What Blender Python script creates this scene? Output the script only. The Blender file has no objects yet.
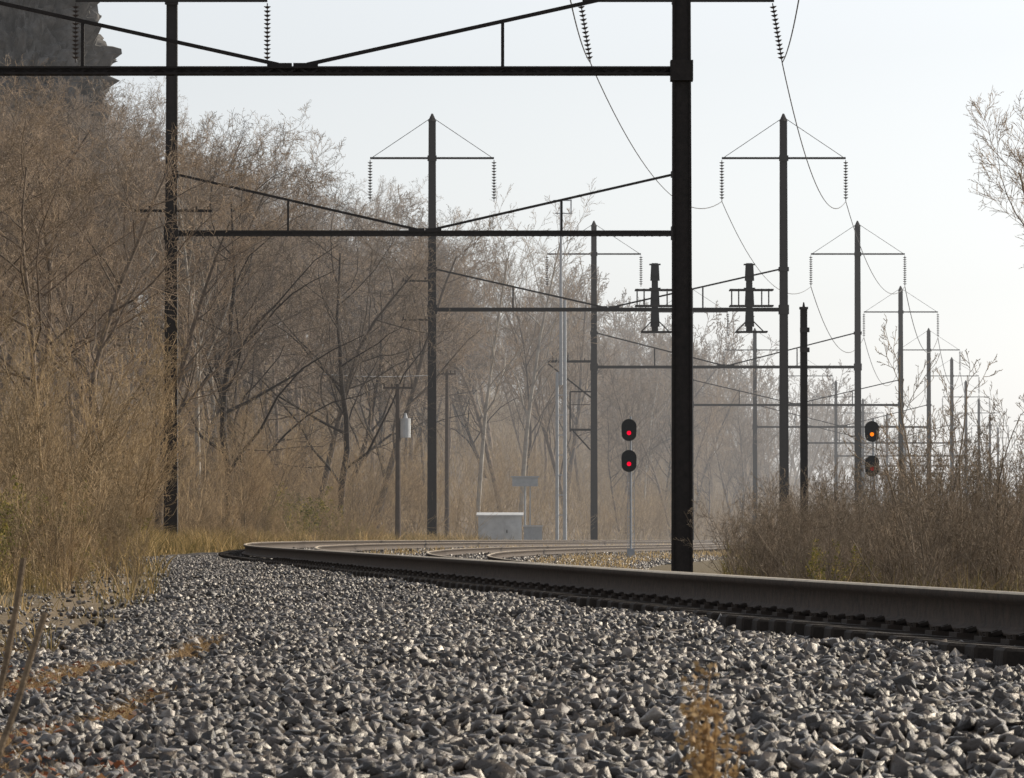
import bpy, bmesh, math, random
import numpy as np
from mathutils import Vector, noise
R_ = math.radians
random.seed(7); rs = np.random.RandomState(11)
C = bpy.context.scene.collection
F = 4680.0; HY = 540.0
def PX(px, D): return (px-512.0)/F*D
def PZ(y, D): return (HY-y)/F*D
def sm(a, b, x):
    t = np.clip((x-a)/(b-a), 0, 1); return t*t*(3-2*t)
# ---------------------------------------------------------------- track plan
_k = np.array([[-60,8.2],[8,3.15],[20,2.19],[32,1.16],[60,-1.95],[90,-5.25],[114,-6.3],[145,-6.0],[176,-4.3],[215,-.3],[253,4.2],[337,14.4],[427,25.3],[511,35.4],[684,56.4],[3200,361]])
_y = np.arange(-60, 3200, 1.0)
_x = np.interp(_y, _k[:,0], _k[:,1])
_g = np.exp(-0.5*(np.arange(-18,19)/7.0)**2); _g /= _g.sum()
_xs = np.convolve(np.pad(_x, 18, mode='reflect', reflect_type='odd'), _g, 'valid')
def TR(Y): return np.interp(Y, _y, _xs)
def ZR(Y): return np.interp(Y, [8,20,32,60,90,114,150,200,3000], [-.222,-.222,-.219,-.159,-.096,-.05,-.02,0,0])
def tilt(Y): return .06*(1-sm(250,450,Y))
def bwn(Y): return np.interp(Y,[8,11,14,20,28,36,60,100,400],[3.8,4.0,4.5,4.6,4.2,3.6,2.5,2.3,2.3])+.14*np.sin(Y*.9)+.10*np.sin(Y*2.3)
STRIPS=[((-2.45,14.4),(-1.60,26.5),.21),((-1.62,12.2),(-1.30,18.0),.12)]
def stripd(X,Y):
    d=np.full(np.shape(X),9.0)
    for (x0,y0),(x1,y1),w in STRIPS:
        t=np.clip((Y-y0)/(y1-y0),0,1); cx=x0+(x1-x0)*t+.05*np.sin(Y*2.1); e=np.where((Y<y0)|(Y>y1),np.minimum(abs(Y-y0),abs(Y-y1))*.2,0)
        ww=w*(1.15-.8*t); d=np.minimum(d,(np.abs(X-cx)+e)/ww)
    return d
def zg(X, Y):
    X = np.asarray(X, float); Y = np.asarray(Y, float)
    s = X-TR(Y); zr = ZR(Y)
    z = zr-.27
    z = z-np.where(s>0, tilt(Y)*np.clip(s,0,7), 0)-np.clip(s-7,0,10)*.07
    z = z-.045*np.clip(-s-.9,0,3.5)
    z = z+.06*np.clip(-s-4.5,0,8)*sm(60,150,Y)
    u = np.clip(-s-12,0,400)
    z = z+40*(1-np.exp(-u*.52/40))*sm(50,120,Y)
    n = .5*np.sin(X*2.1+Y*.9)+.5*np.sin(X*.8-Y*1.7+2)+.35*np.sin(X*4.3+1.3*Y)
    z = z+n*.028*(1+np.clip(u,0,10))
    return z
# ---------------------------------------------------------------- materials
HAZE = (.62,.615,.61,1)  # airlight colour that distant materials emit
def mat(name, c1, c2=None, scale=8, rough=.8, metal=0, L=1700, bump=0, attr=None, rnd=0, trans=0, stops=None, spec=.3, d0=150):
    m = bpy.data.materials.new(name); m.use_nodes = True
    nt = m.node_tree; N = nt.nodes; K = nt.links; N.clear()
    out = N.new('ShaderNodeOutputMaterial'); b = N.new('ShaderNodeBsdfPrincipled')
    b.inputs['Roughness'].default_value = rough; b.inputs['Metallic'].default_value = metal
    b.inputs['Specular IOR Level'].default_value = spec
    c2 = c2 or tuple(x*.6 for x in c1)
    tc = N.new('ShaderNodeTexCoord')
    nz = N.new('ShaderNodeTexNoise'); nz.inputs['Scale'].default_value = scale; nz.inputs['Detail'].default_value = 6; nz.inputs['Roughness'].default_value=.65
    K.new(tc.outputs['Object'], nz.inputs['Vector'])
    rp = N.new('ShaderNodeValToRGB'); e = rp.color_ramp.elements
    e[0].position=.3; e[1].position=.7
    e[0].color=(*c2,1); e[1].color=(*c1,1)
    if stops:
        e[0].position=stops[0][0]; e[0].color=(*stops[0][1],1); e[1].position=stops[-1][0]; e[1].color=(*stops[-1][1],1)
        for p,c in stops[1:-1]:
            q=e.new(p); q.color=(*c,1)
    fac = nz.outputs['Fac']
    if attr:
        at = N.new('ShaderNodeAttribute'); at.attribute_name = attr
        mx = N.new('ShaderNodeMath'); mx.operation='MULTIPLY_ADD'; K.new(nz.outputs['Fac'], mx.inputs[0]); mx.inputs[1].default_value=.3
        ad = N.new('ShaderNodeMath'); ad.operation='SUBTRACT'; K.new(at.outputs['Fac'], ad.inputs[0]); ad.inputs[1].default_value=.15
        K.new(ad.outputs[0], mx.inputs[2]); fac = mx.outputs[0]
    K.new(fac, rp.inputs[0]); col = rp.outputs[0]
    if rnd:
        oi = N.new('ShaderNodeObjectInfo'); mr = N.new('ShaderNodeMapRange'); K.new(oi.outputs['Random'], mr.inputs[0])
        mr.inputs[3].default_value = 1-rnd; mr.inputs[4].default_value = 1+rnd
        vm = N.new('ShaderNodeVectorMath'); vm.operation='SCALE'; K.new(col, vm.inputs[0]); K.new(mr.outputs[0], vm.inputs[3]); col = vm.outputs[0]
    K.new(col, b.inputs['Base Color'])
    if bump:
        bp = N.new('ShaderNodeBump'); bp.inputs['Strength'].default_value=bump; bp.inputs['Distance'].default_value=.02
        K.new(nz.outputs['Fac'], bp.inputs['Height']); K.new(bp.outputs[0], b.inputs['Normal'])
    sh = b.outputs[0]
    if trans:
        t = N.new('ShaderNodeBsdfTranslucent'); K.new(col, t.inputs[0]); ms = N.new('ShaderNodeMixShader'); ms.inputs[0].default_value=trans
        K.new(sh, ms.inputs[1]); K.new(t.outputs[0], ms.inputs[2]); sh = ms.outputs[0]
    if L:  # painted haze: glow mixed over the surface shader, growing with world Y
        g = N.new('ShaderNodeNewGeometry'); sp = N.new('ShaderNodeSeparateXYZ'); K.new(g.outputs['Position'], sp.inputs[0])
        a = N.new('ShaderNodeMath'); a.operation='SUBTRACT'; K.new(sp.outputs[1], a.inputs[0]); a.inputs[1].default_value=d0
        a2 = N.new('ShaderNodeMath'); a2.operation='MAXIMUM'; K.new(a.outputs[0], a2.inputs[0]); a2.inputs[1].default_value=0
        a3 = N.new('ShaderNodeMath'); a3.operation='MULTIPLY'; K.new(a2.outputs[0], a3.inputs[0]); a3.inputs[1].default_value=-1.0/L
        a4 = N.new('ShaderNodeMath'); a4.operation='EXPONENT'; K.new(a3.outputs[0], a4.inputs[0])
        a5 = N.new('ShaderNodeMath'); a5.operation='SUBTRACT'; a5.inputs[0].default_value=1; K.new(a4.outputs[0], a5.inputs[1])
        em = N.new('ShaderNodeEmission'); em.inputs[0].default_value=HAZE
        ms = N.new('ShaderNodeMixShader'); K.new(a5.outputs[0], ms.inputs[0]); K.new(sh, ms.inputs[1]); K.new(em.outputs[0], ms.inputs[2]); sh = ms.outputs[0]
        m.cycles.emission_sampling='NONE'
    K.new(sh, out.inputs[0]); return m
M = {}
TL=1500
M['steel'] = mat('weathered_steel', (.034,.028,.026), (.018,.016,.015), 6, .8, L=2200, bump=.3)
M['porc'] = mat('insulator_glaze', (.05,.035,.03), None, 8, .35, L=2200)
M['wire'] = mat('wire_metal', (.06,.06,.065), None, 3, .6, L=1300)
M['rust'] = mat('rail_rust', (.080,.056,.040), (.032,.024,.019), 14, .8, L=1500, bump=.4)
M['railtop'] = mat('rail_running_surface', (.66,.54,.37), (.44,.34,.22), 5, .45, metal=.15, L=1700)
M['tie'] = mat('tie_wood', (.045,.035,.028), (.016,.013,.011), 9, .9, bump=.6)
M['plate'] = mat('tie_plate_rust', (.055,.04,.03), (.022,.017,.014), 12, .8)
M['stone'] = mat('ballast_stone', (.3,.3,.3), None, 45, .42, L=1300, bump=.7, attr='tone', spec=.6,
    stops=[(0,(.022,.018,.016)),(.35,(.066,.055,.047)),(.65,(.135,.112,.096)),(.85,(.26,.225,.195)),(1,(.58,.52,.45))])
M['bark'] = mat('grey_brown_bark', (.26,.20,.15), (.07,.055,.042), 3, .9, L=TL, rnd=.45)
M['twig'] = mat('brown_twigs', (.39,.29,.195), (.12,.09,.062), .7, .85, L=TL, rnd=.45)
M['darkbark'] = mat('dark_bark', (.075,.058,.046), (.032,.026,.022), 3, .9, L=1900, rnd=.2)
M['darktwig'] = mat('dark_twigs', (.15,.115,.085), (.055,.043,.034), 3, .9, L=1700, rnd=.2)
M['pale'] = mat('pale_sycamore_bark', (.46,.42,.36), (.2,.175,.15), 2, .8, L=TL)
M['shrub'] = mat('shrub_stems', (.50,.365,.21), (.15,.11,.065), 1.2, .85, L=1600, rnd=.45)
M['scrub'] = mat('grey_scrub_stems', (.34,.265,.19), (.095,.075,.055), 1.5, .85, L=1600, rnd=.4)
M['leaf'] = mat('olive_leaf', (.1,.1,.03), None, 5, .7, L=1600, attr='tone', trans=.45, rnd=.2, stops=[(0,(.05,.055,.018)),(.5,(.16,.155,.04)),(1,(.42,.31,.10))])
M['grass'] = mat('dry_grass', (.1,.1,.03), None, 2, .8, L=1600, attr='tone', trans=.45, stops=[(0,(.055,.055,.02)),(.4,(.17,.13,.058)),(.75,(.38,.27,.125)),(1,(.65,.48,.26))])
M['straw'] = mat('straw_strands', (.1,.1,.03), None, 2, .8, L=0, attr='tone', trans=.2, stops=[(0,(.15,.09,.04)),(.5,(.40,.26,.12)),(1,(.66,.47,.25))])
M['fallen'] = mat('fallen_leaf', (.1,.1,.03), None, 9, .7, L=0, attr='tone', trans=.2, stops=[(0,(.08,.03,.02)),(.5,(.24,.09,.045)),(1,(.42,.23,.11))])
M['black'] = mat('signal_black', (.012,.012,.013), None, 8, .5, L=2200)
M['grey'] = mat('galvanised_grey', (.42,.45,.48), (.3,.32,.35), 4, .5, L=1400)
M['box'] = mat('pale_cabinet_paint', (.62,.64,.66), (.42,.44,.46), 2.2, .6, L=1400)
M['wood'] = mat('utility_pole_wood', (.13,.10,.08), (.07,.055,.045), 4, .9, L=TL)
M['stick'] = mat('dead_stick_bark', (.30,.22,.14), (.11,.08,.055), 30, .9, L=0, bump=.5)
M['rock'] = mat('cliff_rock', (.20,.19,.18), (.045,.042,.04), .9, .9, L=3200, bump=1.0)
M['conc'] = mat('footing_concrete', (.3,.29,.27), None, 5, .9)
def lamp(name, c, s):
    m = bpy.data.materials.new(name); m.use_nodes=True; b=m.node_tree.nodes['Principled BSDF']
    b.inputs['Base Color'].default_value=(*c,1); b.inputs['Emission Color'].default_value=(*c,1); b.inputs['Emission Strength'].default_value=s; return m
M['red'] = lamp('red_signal_lens', (1,.0,.03), 1.3); M['amber'] = lamp('amber_signal_lens', (1,.22,.01), 1.3); M['off']=lamp('dim_red_lens',(.4,.02,.02),.4)
def ground_mat():
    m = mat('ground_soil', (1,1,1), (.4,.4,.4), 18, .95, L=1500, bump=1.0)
    nt=m.node_tree; b=[n for n in nt.nodes if n.type=='BSDF_PRINCIPLED'][0]
    src=b.inputs['Base Color'].links[0].from_socket
    at=nt.nodes.new('ShaderNodeAttribute'); at.attribute_name='soil'
    mx=nt.nodes.new('ShaderNodeVectorMath'); mx.operation='MULTIPLY'
    nt.links.new(src,mx.inputs[0]); nt.links.new(at.outputs['Color'],mx.inputs[1]); nt.links.new(mx.outputs[0],b.inputs['Base Color']); return m
M['ground']=ground_mat()
# ---------------------------------------------------------------- mesh helpers
def tag(o, label=None, cat=None, group=None, kind=None):
    if label: o['label']=label
    if cat: o['category']=cat
    if group: o['group']=group
    if kind: o['kind']=kind
    return o
def link(name, me, m, parent=None):
    o = bpy.data.objects.new(name, me); C.objects.link(o)
    if m is not None:
        for q in (m if isinstance(m,(list,tuple)) else [m]): me.materials.append(q)
    if parent: o.parent = parent
    return o
def empty(name, loc, rz=0):
    o = bpy.data.objects.new(name, None); C.objects.link(o); o.location=loc; o.rotation_euler=(0,0,rz); o.empty_display_size=.2; return o
def npmesh(name, V, Fc, tone=None):
    me = bpy.data.meshes.new(name); n=Fc.shape[1]
    me.vertices.add(len(V)); me.vertices.foreach_set('co', np.ascontiguousarray(V,dtype=np.float32).ravel())
    me.loops.add(Fc.size); me.loops.foreach_set('vertex_index', np.ascontiguousarray(Fc,dtype=np.int32).ravel())
    me.polygons.add(len(Fc)); me.polygons.foreach_set('loop_start', np.arange(0,Fc.size,n,dtype=np.int32))
    me.update(calc_edges=True)
    if tone is not None:
        a = me.attributes.new('tone','FLOAT','FACE'); a.data.foreach_set('value', tone.astype(np.float32))
    return me
def prisms(S, n):
    S=np.asarray(S,float); p0=S[:,0:3]; p1=S[:,3:6]; r0=S[:,6]; r1=S[:,7]
    d=p1-p0; d/= (np.linalg.norm(d,axis=1)[:,None]+1e-9)
    ref=np.where(np.abs(d[:,2:3])<.9,[[0,0,1.]],[[1.,0,0]])
    u=np.cross(d,ref); u/=np.linalg.norm(u,axis=1)[:,None]; v=np.cross(d,u)
    V=np.zeros((len(S),2*n,3))
    for i in range(n):
        a=2*math.pi*i/n; o=u*math.cos(a)+v*math.sin(a)
        V[:,i]=p0+o*r0[:,None]; V[:,n+i]=p1+o*r1[:,None]
    base=(np.arange(len(S))*2*n)[:,None]
    Fs=[base+np.array([[i,(i+1)%n,n+(i+1)%n,n+i]]) for i in range(n)]
    return V.reshape(-1,3), np.concatenate(Fs)
class MB:
    def __init__(s, org=(0,0,0)): s.v=[]; s.f=[]; s.o=Vector(org)
    def add(s, vs, fs):
        b=len(s.v); s.v+=[tuple(Vector(p)-s.o) for p in vs]; s.f+=[tuple(b+i for i in f) for f in fs]
    def box(s, c, sz):
        x,y,z=c; a,b,d=[q/2 for q in sz]
        s.add([(x-a,y-b,z-d),(x+a,y-b,z-d),(x+a,y+b,z-d),(x-a,y+b,z-d),(x-a,y-b,z+d),(x+a,y-b,z+d),(x+a,y+b,z+d),(x-a,y+b,z+d)],
              [(0,3,2,1),(4,5,6,7),(0,1,5,4),(1,2,6,5),(2,3,7,6),(3,0,4,7)])
    def bar(s, p0, p1, w, h, w1=None, h1=None):
        p0=Vector(p0); p1=Vector(p1); d=(p1-p0).normalized(); w1=w1 or w; h1=h1 or h
        ref=Vector((0,1,0)) if abs(d.y)<.9 else Vector((0,0,1))
        u=d.cross(ref).normalized(); v=u.cross(d).normalized()
        vs=[]
        for p,a,b in ((p0,w/2,h/2),(p1,w1/2,h1/2)):
            vs+=[p-u*a-v*b,p+u*a-v*b,p+u*a+v*b,p-u*a+v*b]
        s.add(vs,[(0,3,2,1),(4,5,6,7),(0,1,5,4),(1,2,6,5),(2,3,7,6),(3,0,4,7)])
    def cyl(s, p0, p1, r0, r1=None, n=8, cap=True):
        r1=r0 if r1 is None else r1; p0=Vector(p0); p1=Vector(p1); d=(p1-p0).normalized()
        ref=Vector((0,0,1)) if abs(d.z)<.9 else Vector((1,0,0)); u=d.cross(ref).normalized(); v=d.cross(u)
        vs=[p0+(u*math.cos(2*math.pi*i/n)+v*math.sin(2*math.pi*i/n))*r0 for i in range(n)]+[p1+(u*math.cos(2*math.pi*i/n)+v*math.sin(2*math.pi*i/n))*r1 for i in range(n)]
        fs=[(i,(i+1)%n,n+(i+1)%n,n+i) for i in range(n)]
        if cap: fs+=[tuple(range(n))[::-1],tuple(range(n,2*n))]
        s.add(vs,fs)
    def build(s, name, m, parent=None):
        me=bpy.data.meshes.new(name); me.from_pydata(s.v,[],s.f); me.update(); return link(name,me,m,parent)
# ---------------------------------------------------------------- ground
def make_ground():
    sv=np.concatenate([np.arange(-900,-100,50),np.arange(-100,-14,3),np.arange(-14,-6,.3),np.arange(-6,-2.5,.1),np.arange(-2.5,16,.3),np.arange(16,70,4),np.arange(70,1800,90)])
    yv=np.concatenate([np.arange(-50,4,4),np.arange(4,9,.5),np.arange(9,30,.25),np.arange(30,100,.5),np.arange(100,320,2),np.arange(320,1200,12),np.arange(1200,3200,100)])
    S,Y=np.meshgrid(sv,yv); X=TR(Y)+S; Z=zg(X,Y)
    V=np.stack([X,Y,Z],-1).reshape(-1,3); nx=len(sv); ny=len(yv)
    i,j=np.meshgrid(np.arange(nx-1),np.arange(ny-1)); b=(j*nx+i).ravel()
    Fc=np.stack([b,b+1,b+nx+1,b+nx],1)
    me=npmesh('ground',V,Fc)
    s=S.ravel(); y=Y.ravel(); W=bwn(y)
    gravel=np.array([.045,.038,.033]); dirt=np.array([.32,.235,.145]); grass=np.array([.15,.115,.06]); wood=np.array([.15,.115,.08])
    g=(sm(-W-.15,-W+.15,s)*(1-sm(8.6,9.6,s)))[:,None]
    dd=(np.exp(-((s+W+.7)/.6)**2))[:,None]; w=sm(8,14,-s)[:,None]
    col=grass*(1-w)+wood*w; col=col*(1-dd*.8)+dirt*dd*.8; col=col*(1-g)+gravel*g
    sd=(1-sm(.6,1.3,stripd(X.ravel(),y)))[:,None]; col=col*(1-sd)+np.array([.26,.165,.085])*sd
    a=me.attributes.new('soil','FLOAT_COLOR','POINT'); a.data.foreach_set('color', np.concatenate([col,np.ones((len(col),1))],1).astype(np.float32).ravel())
    me.polygons.foreach_set('use_smooth',np.ones(len(me.polygons),dtype=bool))
    tag(link('ground',me,M['ground']),'rough ground of gravel, dirt and wooded slope under the railway','ground',kind='structure')
make_ground()
# ---------------------------------------------------------------- ballast stones
def hulls(n, k=3):
    out=[]
    for i in range(n):
        bm=bmesh.new(); r=random.Random(i*5+1); ex=r.uniform(.85,1.35); ey=r.uniform(.55,.95); ez=r.uniform(.4,.72)
        for sx in (-1,1):
            for sy in (-1,1):
                for sz_ in (-1,1):
                    if r.random()<.22: continue
                    bm.verts.new(((sx*.78+r.uniform(-.40,.40))*ex,(sy*.78+r.uniform(-.40,.40))*ey,(sz_*.78+r.uniform(-.42,.42))*ez))
        for _ in range(k): bm.verts.new((r.uniform(-1.2,1.2)*ex,r.uniform(-1.1,1.1)*ey,r.uniform(-1,1)*ez))
        res=bmesh.ops.convex_hull(bm,input=bm.verts)
        bmesh.ops.delete(bm,geom=[g for g in res['geom_interior'] if isinstance(g,bmesh.types.BMVert)],context='VERTS')
        bmesh.ops.triangulate(bm,faces=bm.faces)
        bm.verts.ensure_lookup_table(); bm.verts.index_update()
        out.append((np.array([v.co[:] for v in bm.verts]),np.array([[v.index for v in f.verts] for f in bm.faces]))); bm.free()
    return out
def scatter_stones(P, size, protos, name, tone=None):
    n=len(P); Vs=[];Fs=[];Ts=[];off=0
    which=rs.randint(0,len(protos),n)
    for k,(pv,pf) in enumerate(protos):
        idx=np.where(which==k)[0]; m=len(idx)
        if not m: continue
        q=rs.normal(size=(m,4)); q/=np.linalg.norm(q,axis=1)[:,None]; w,x,y,z=q.T
        Rm=np.stack([1-2*(y*y+z*z),2*(x*y-z*w),2*(x*z+y*w),2*(x*y+z*w),1-2*(x*x+z*z),2*(y*z-x*w),2*(x*z-y*w),2*(y*z+x*w),1-2*(x*x+y*y)],1).reshape(m,3,3)
        V=np.einsum('mij,vj->mvi',Rm,pv)*size[idx][:,None,None]
        V[:,:,2]*=.85; V=V+P[idx][:,None,:]
        Vs.append(V.reshape(-1,3)); Fs.append((pf[None]+(np.arange(m)*len(pv))[:,None,None]+off).reshape(-1,3)); off+=m*len(pv)
        t=rs.beta(1.6,2.2,m) if tone is None else tone[idx]; Ts.append(np.repeat(t,len(pf)))
    me=npmesh(name,np.concatenate(Vs),np.concatenate(Fs),np.concatenate(Ts))
    return link(name,me,M['stone'])
pro=hulls(34,1); prol=hulls(8,1)
def sample(y0,y1,s0,s1,dens,marg=.6):
    n=int((y1-y0)*(s1-s0)*dens); Y=rs.uniform(y0,y1,n); s=rs.uniform(s0,s1,n); X=TR(Y)+s
    k=np.abs(X)<Y*.112+marg; return X[k],Y[k],s[k]
Xa,Ya,sa=sample(8.5,40,-5.6,.1,760,.35); Xb,Yb,sb=sample(40,100,-4.4,.1,340)
X=np.concatenate([Xa,Xb]);Y=np.concatenate([Ya,Yb]);s=np.concatenate([sa,sb])
W=bwn(Y); sd=stripd(X,Y)
k=((-s<W+rs.normal(0,.13,len(s)))|((-s<W+1.6)&(rs.rand(len(s))<.04)))&((sd>1)|(rs.rand(len(s))<.14)); X,Y,s=X[k],Y[k],s[k]
sz=rs.uniform(.013,.032,len(X))*np.where(rs.rand(len(X))<.07,1.35,1)
zj=rs.uniform(-.014,.028,len(X)); zj=np.where(s>-.55,np.minimum(zj,0)+.008,zj)
b1=scatter_stones(np.stack([X,Y,zg(X,Y)+zj],1),sz,pro,'ballast')
tag(b1,'grey crushed stone ballast spread in front of the near rail','ballast',kind='stuff')
Xc,Yc,sc=sample(55,230,.1,10,38,2)
b2=scatter_stones(np.stack([Xc,Yc,zg(Xc,Yc)+rs.uniform(-.02,.03,len(Xc))],1),rs.uniform(.035,.08,len(Xc)),prol,'ballast')
tag(b2,'grey crushed stone between and beyond the rails of the curve','ballast',kind='stuff')
print('stones',len(X),len(Xc))
# ---------------------------------------------------------------- rails
prof=[(-.075,-.19),(.075,-.19),(.075,-.178),(.02,-.163),(.009,-.15),(.009,-.055),(.037,-.042),(.038,-.012),(.030,-.002),(.012,0),(-.012,0),(-.030,-.002),(-.038,-.012),(-.037,-.042),(-.009,-.055),(-.009,-.15),(-.02,-.163),(-.075,-.178)]
def rail(off, parent, y0, y1, label):
    ys=np.concatenate([np.arange(y0,120,.75),np.arange(120,y1,4)]); xs=TR(ys)+off; zs=ZR(ys)-tilt(ys)*off
    n=len(prof); V=np.zeros((len(ys),n,3)); dx=np.gradient(xs,ys); tl=tilt(ys)
    for i,(a,b) in enumerate(prof):
        V[:,i,0]=xs+a; V[:,i,1]=ys-a*dx; V[:,i,2]=zs+b-a*tl
    b=(np.arange(len(ys)-1)*n)[:,None]; i=np.arange(n)[None]
    Fc=np.stack([b+i,b+(i+1)%n,b+n+(i+1)%n,b+n+i],-1).reshape(-1,4)
    me=npmesh('rail',V.reshape(-1,3),Fc)
    mi=np.tile(np.isin(np.arange(n),[8,9,10,11]).astype(np.int32),len(ys)-1)
    o=link('rail',me,[M['rust'],M['railtop']],parent); me.polygons.foreach_set('material_index',mi); tag(o,label); return o
def tie_mesh():
    m=MB(); m.box((0,0,-.09),(2.6,.23,.18)); me=bpy.data.meshes.new('tie'); me.from_pydata(m.v,[],m.f)
    bm=bmesh.new(); bm.from_mesh(me); bmesh.ops.bevel(bm,geom=bm.edges[:],offset=.012,segments=1,affect='EDGES'); bm.to_mesh(me); bm.free(); me.materials.append(M['tie']); return me
def plate_mesh():
    m=MB(); m.box((0,0,.010),(.36,.19,.020))
    for sx in (-1,1):
        m.box((sx*.10,0,.028),(.04,.07,.028)); m.bar((sx*.15,-.04,.02),(sx*.085,-.04,.045),.018,.018); m.bar((sx*.15,.04,.02),(sx*.085,.04,.045),.018,.018)
        m.cyl((sx*.15,-.07,.015),(sx*.15,-.07,.042),.010,.014,6); m.cyl((sx*.15,.07,.015),(sx*.15,.07,.038),.010,.014,6)
    me=bpy.data.meshes.new('tie_plate'); me.from_pydata(m.v,[],m.f); me.materials.append(M['plate']); return me
tm=tie_mesh(); pm=plate_mesh()
t1=tag(empty('railway_track',(float(TR(20)),20,float(ZR(20)))),'nearer railway track, tall rusty rail sweeping from lower right round the curve','track')
def inv(o,p): o.matrix_parent_inverse=p.matrix_world.inverted(); return o
bpy.context.view_layer.update()
inv(rail(0,t1,6,900,'rusty near rail seen from the side along the ballast'),t1); inv(rail(1.5,t1,6,900,'inner rail behind the near rail'),t1)
yy=17.0; rest=MB(); cnt=0
while yy<260:
    dx=float(TR(yy+.5)-TR(yy-.5)); tl=float(tilt(yy)); jz=random.uniform(-.008,.004)
    loc=(float(TR(yy))+.75,yy-.75*dx,float(ZR(yy))-.75*tl-.212+jz)
    if cnt<98:
        o=bpy.data.objects.new('tie',tm); C.objects.link(o); o.location=loc; o.rotation_euler=(0,math.atan(tl),-math.atan(dx)+random.uniform(-.01,.01)); o.parent=t1; o.matrix_parent_inverse=t1.matrix_world.inverted()
        for r in (-.75,.75):
            p=bpy.data.objects.new('tie_plate',pm); C.objects.link(p); p.parent=o; p.location=(r,0,0)
    else: rest.bar((loc[0]-1.3,loc[1],loc[2]+1.3*tl-.09),(loc[0]+1.3,loc[1],loc[2]-1.3*tl-.09),.18,.23)
    cnt+=1; yy+=.61
o=rest.build('tie',M['tie'],t1); o['kind']='stuff'; inv(o,t1)
t2=tag(empty('railway_track',(float(TR(60))+4,60,float(ZR(60))-.3)),'farther railway track, low on the inside of the curve','track'); bpy.context.view_layer.update()
inv(rail(4.1,t2,20,900,'outer rail of the farther track'),t2); inv(rail(5.6,t2,20,900,'inner rail of the farther track'),t2)
rest=MB(); yy=45
while yy<280:
    dx=float(TR(yy+.5)-TR(yy-.5)); tl=float(tilt(yy)); x=float(TR(yy))+4.85; z=float(ZR(yy))-4.85*tl-.29
    rest.bar((x-1.3,yy,z+1.3*tl),(x+1.3,yy,z-1.3*tl),.16,.23); yy+=.61
o=rest.build('tie',M['tie'],t2); o['kind']='stuff'; inv(o,t2)
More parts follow.
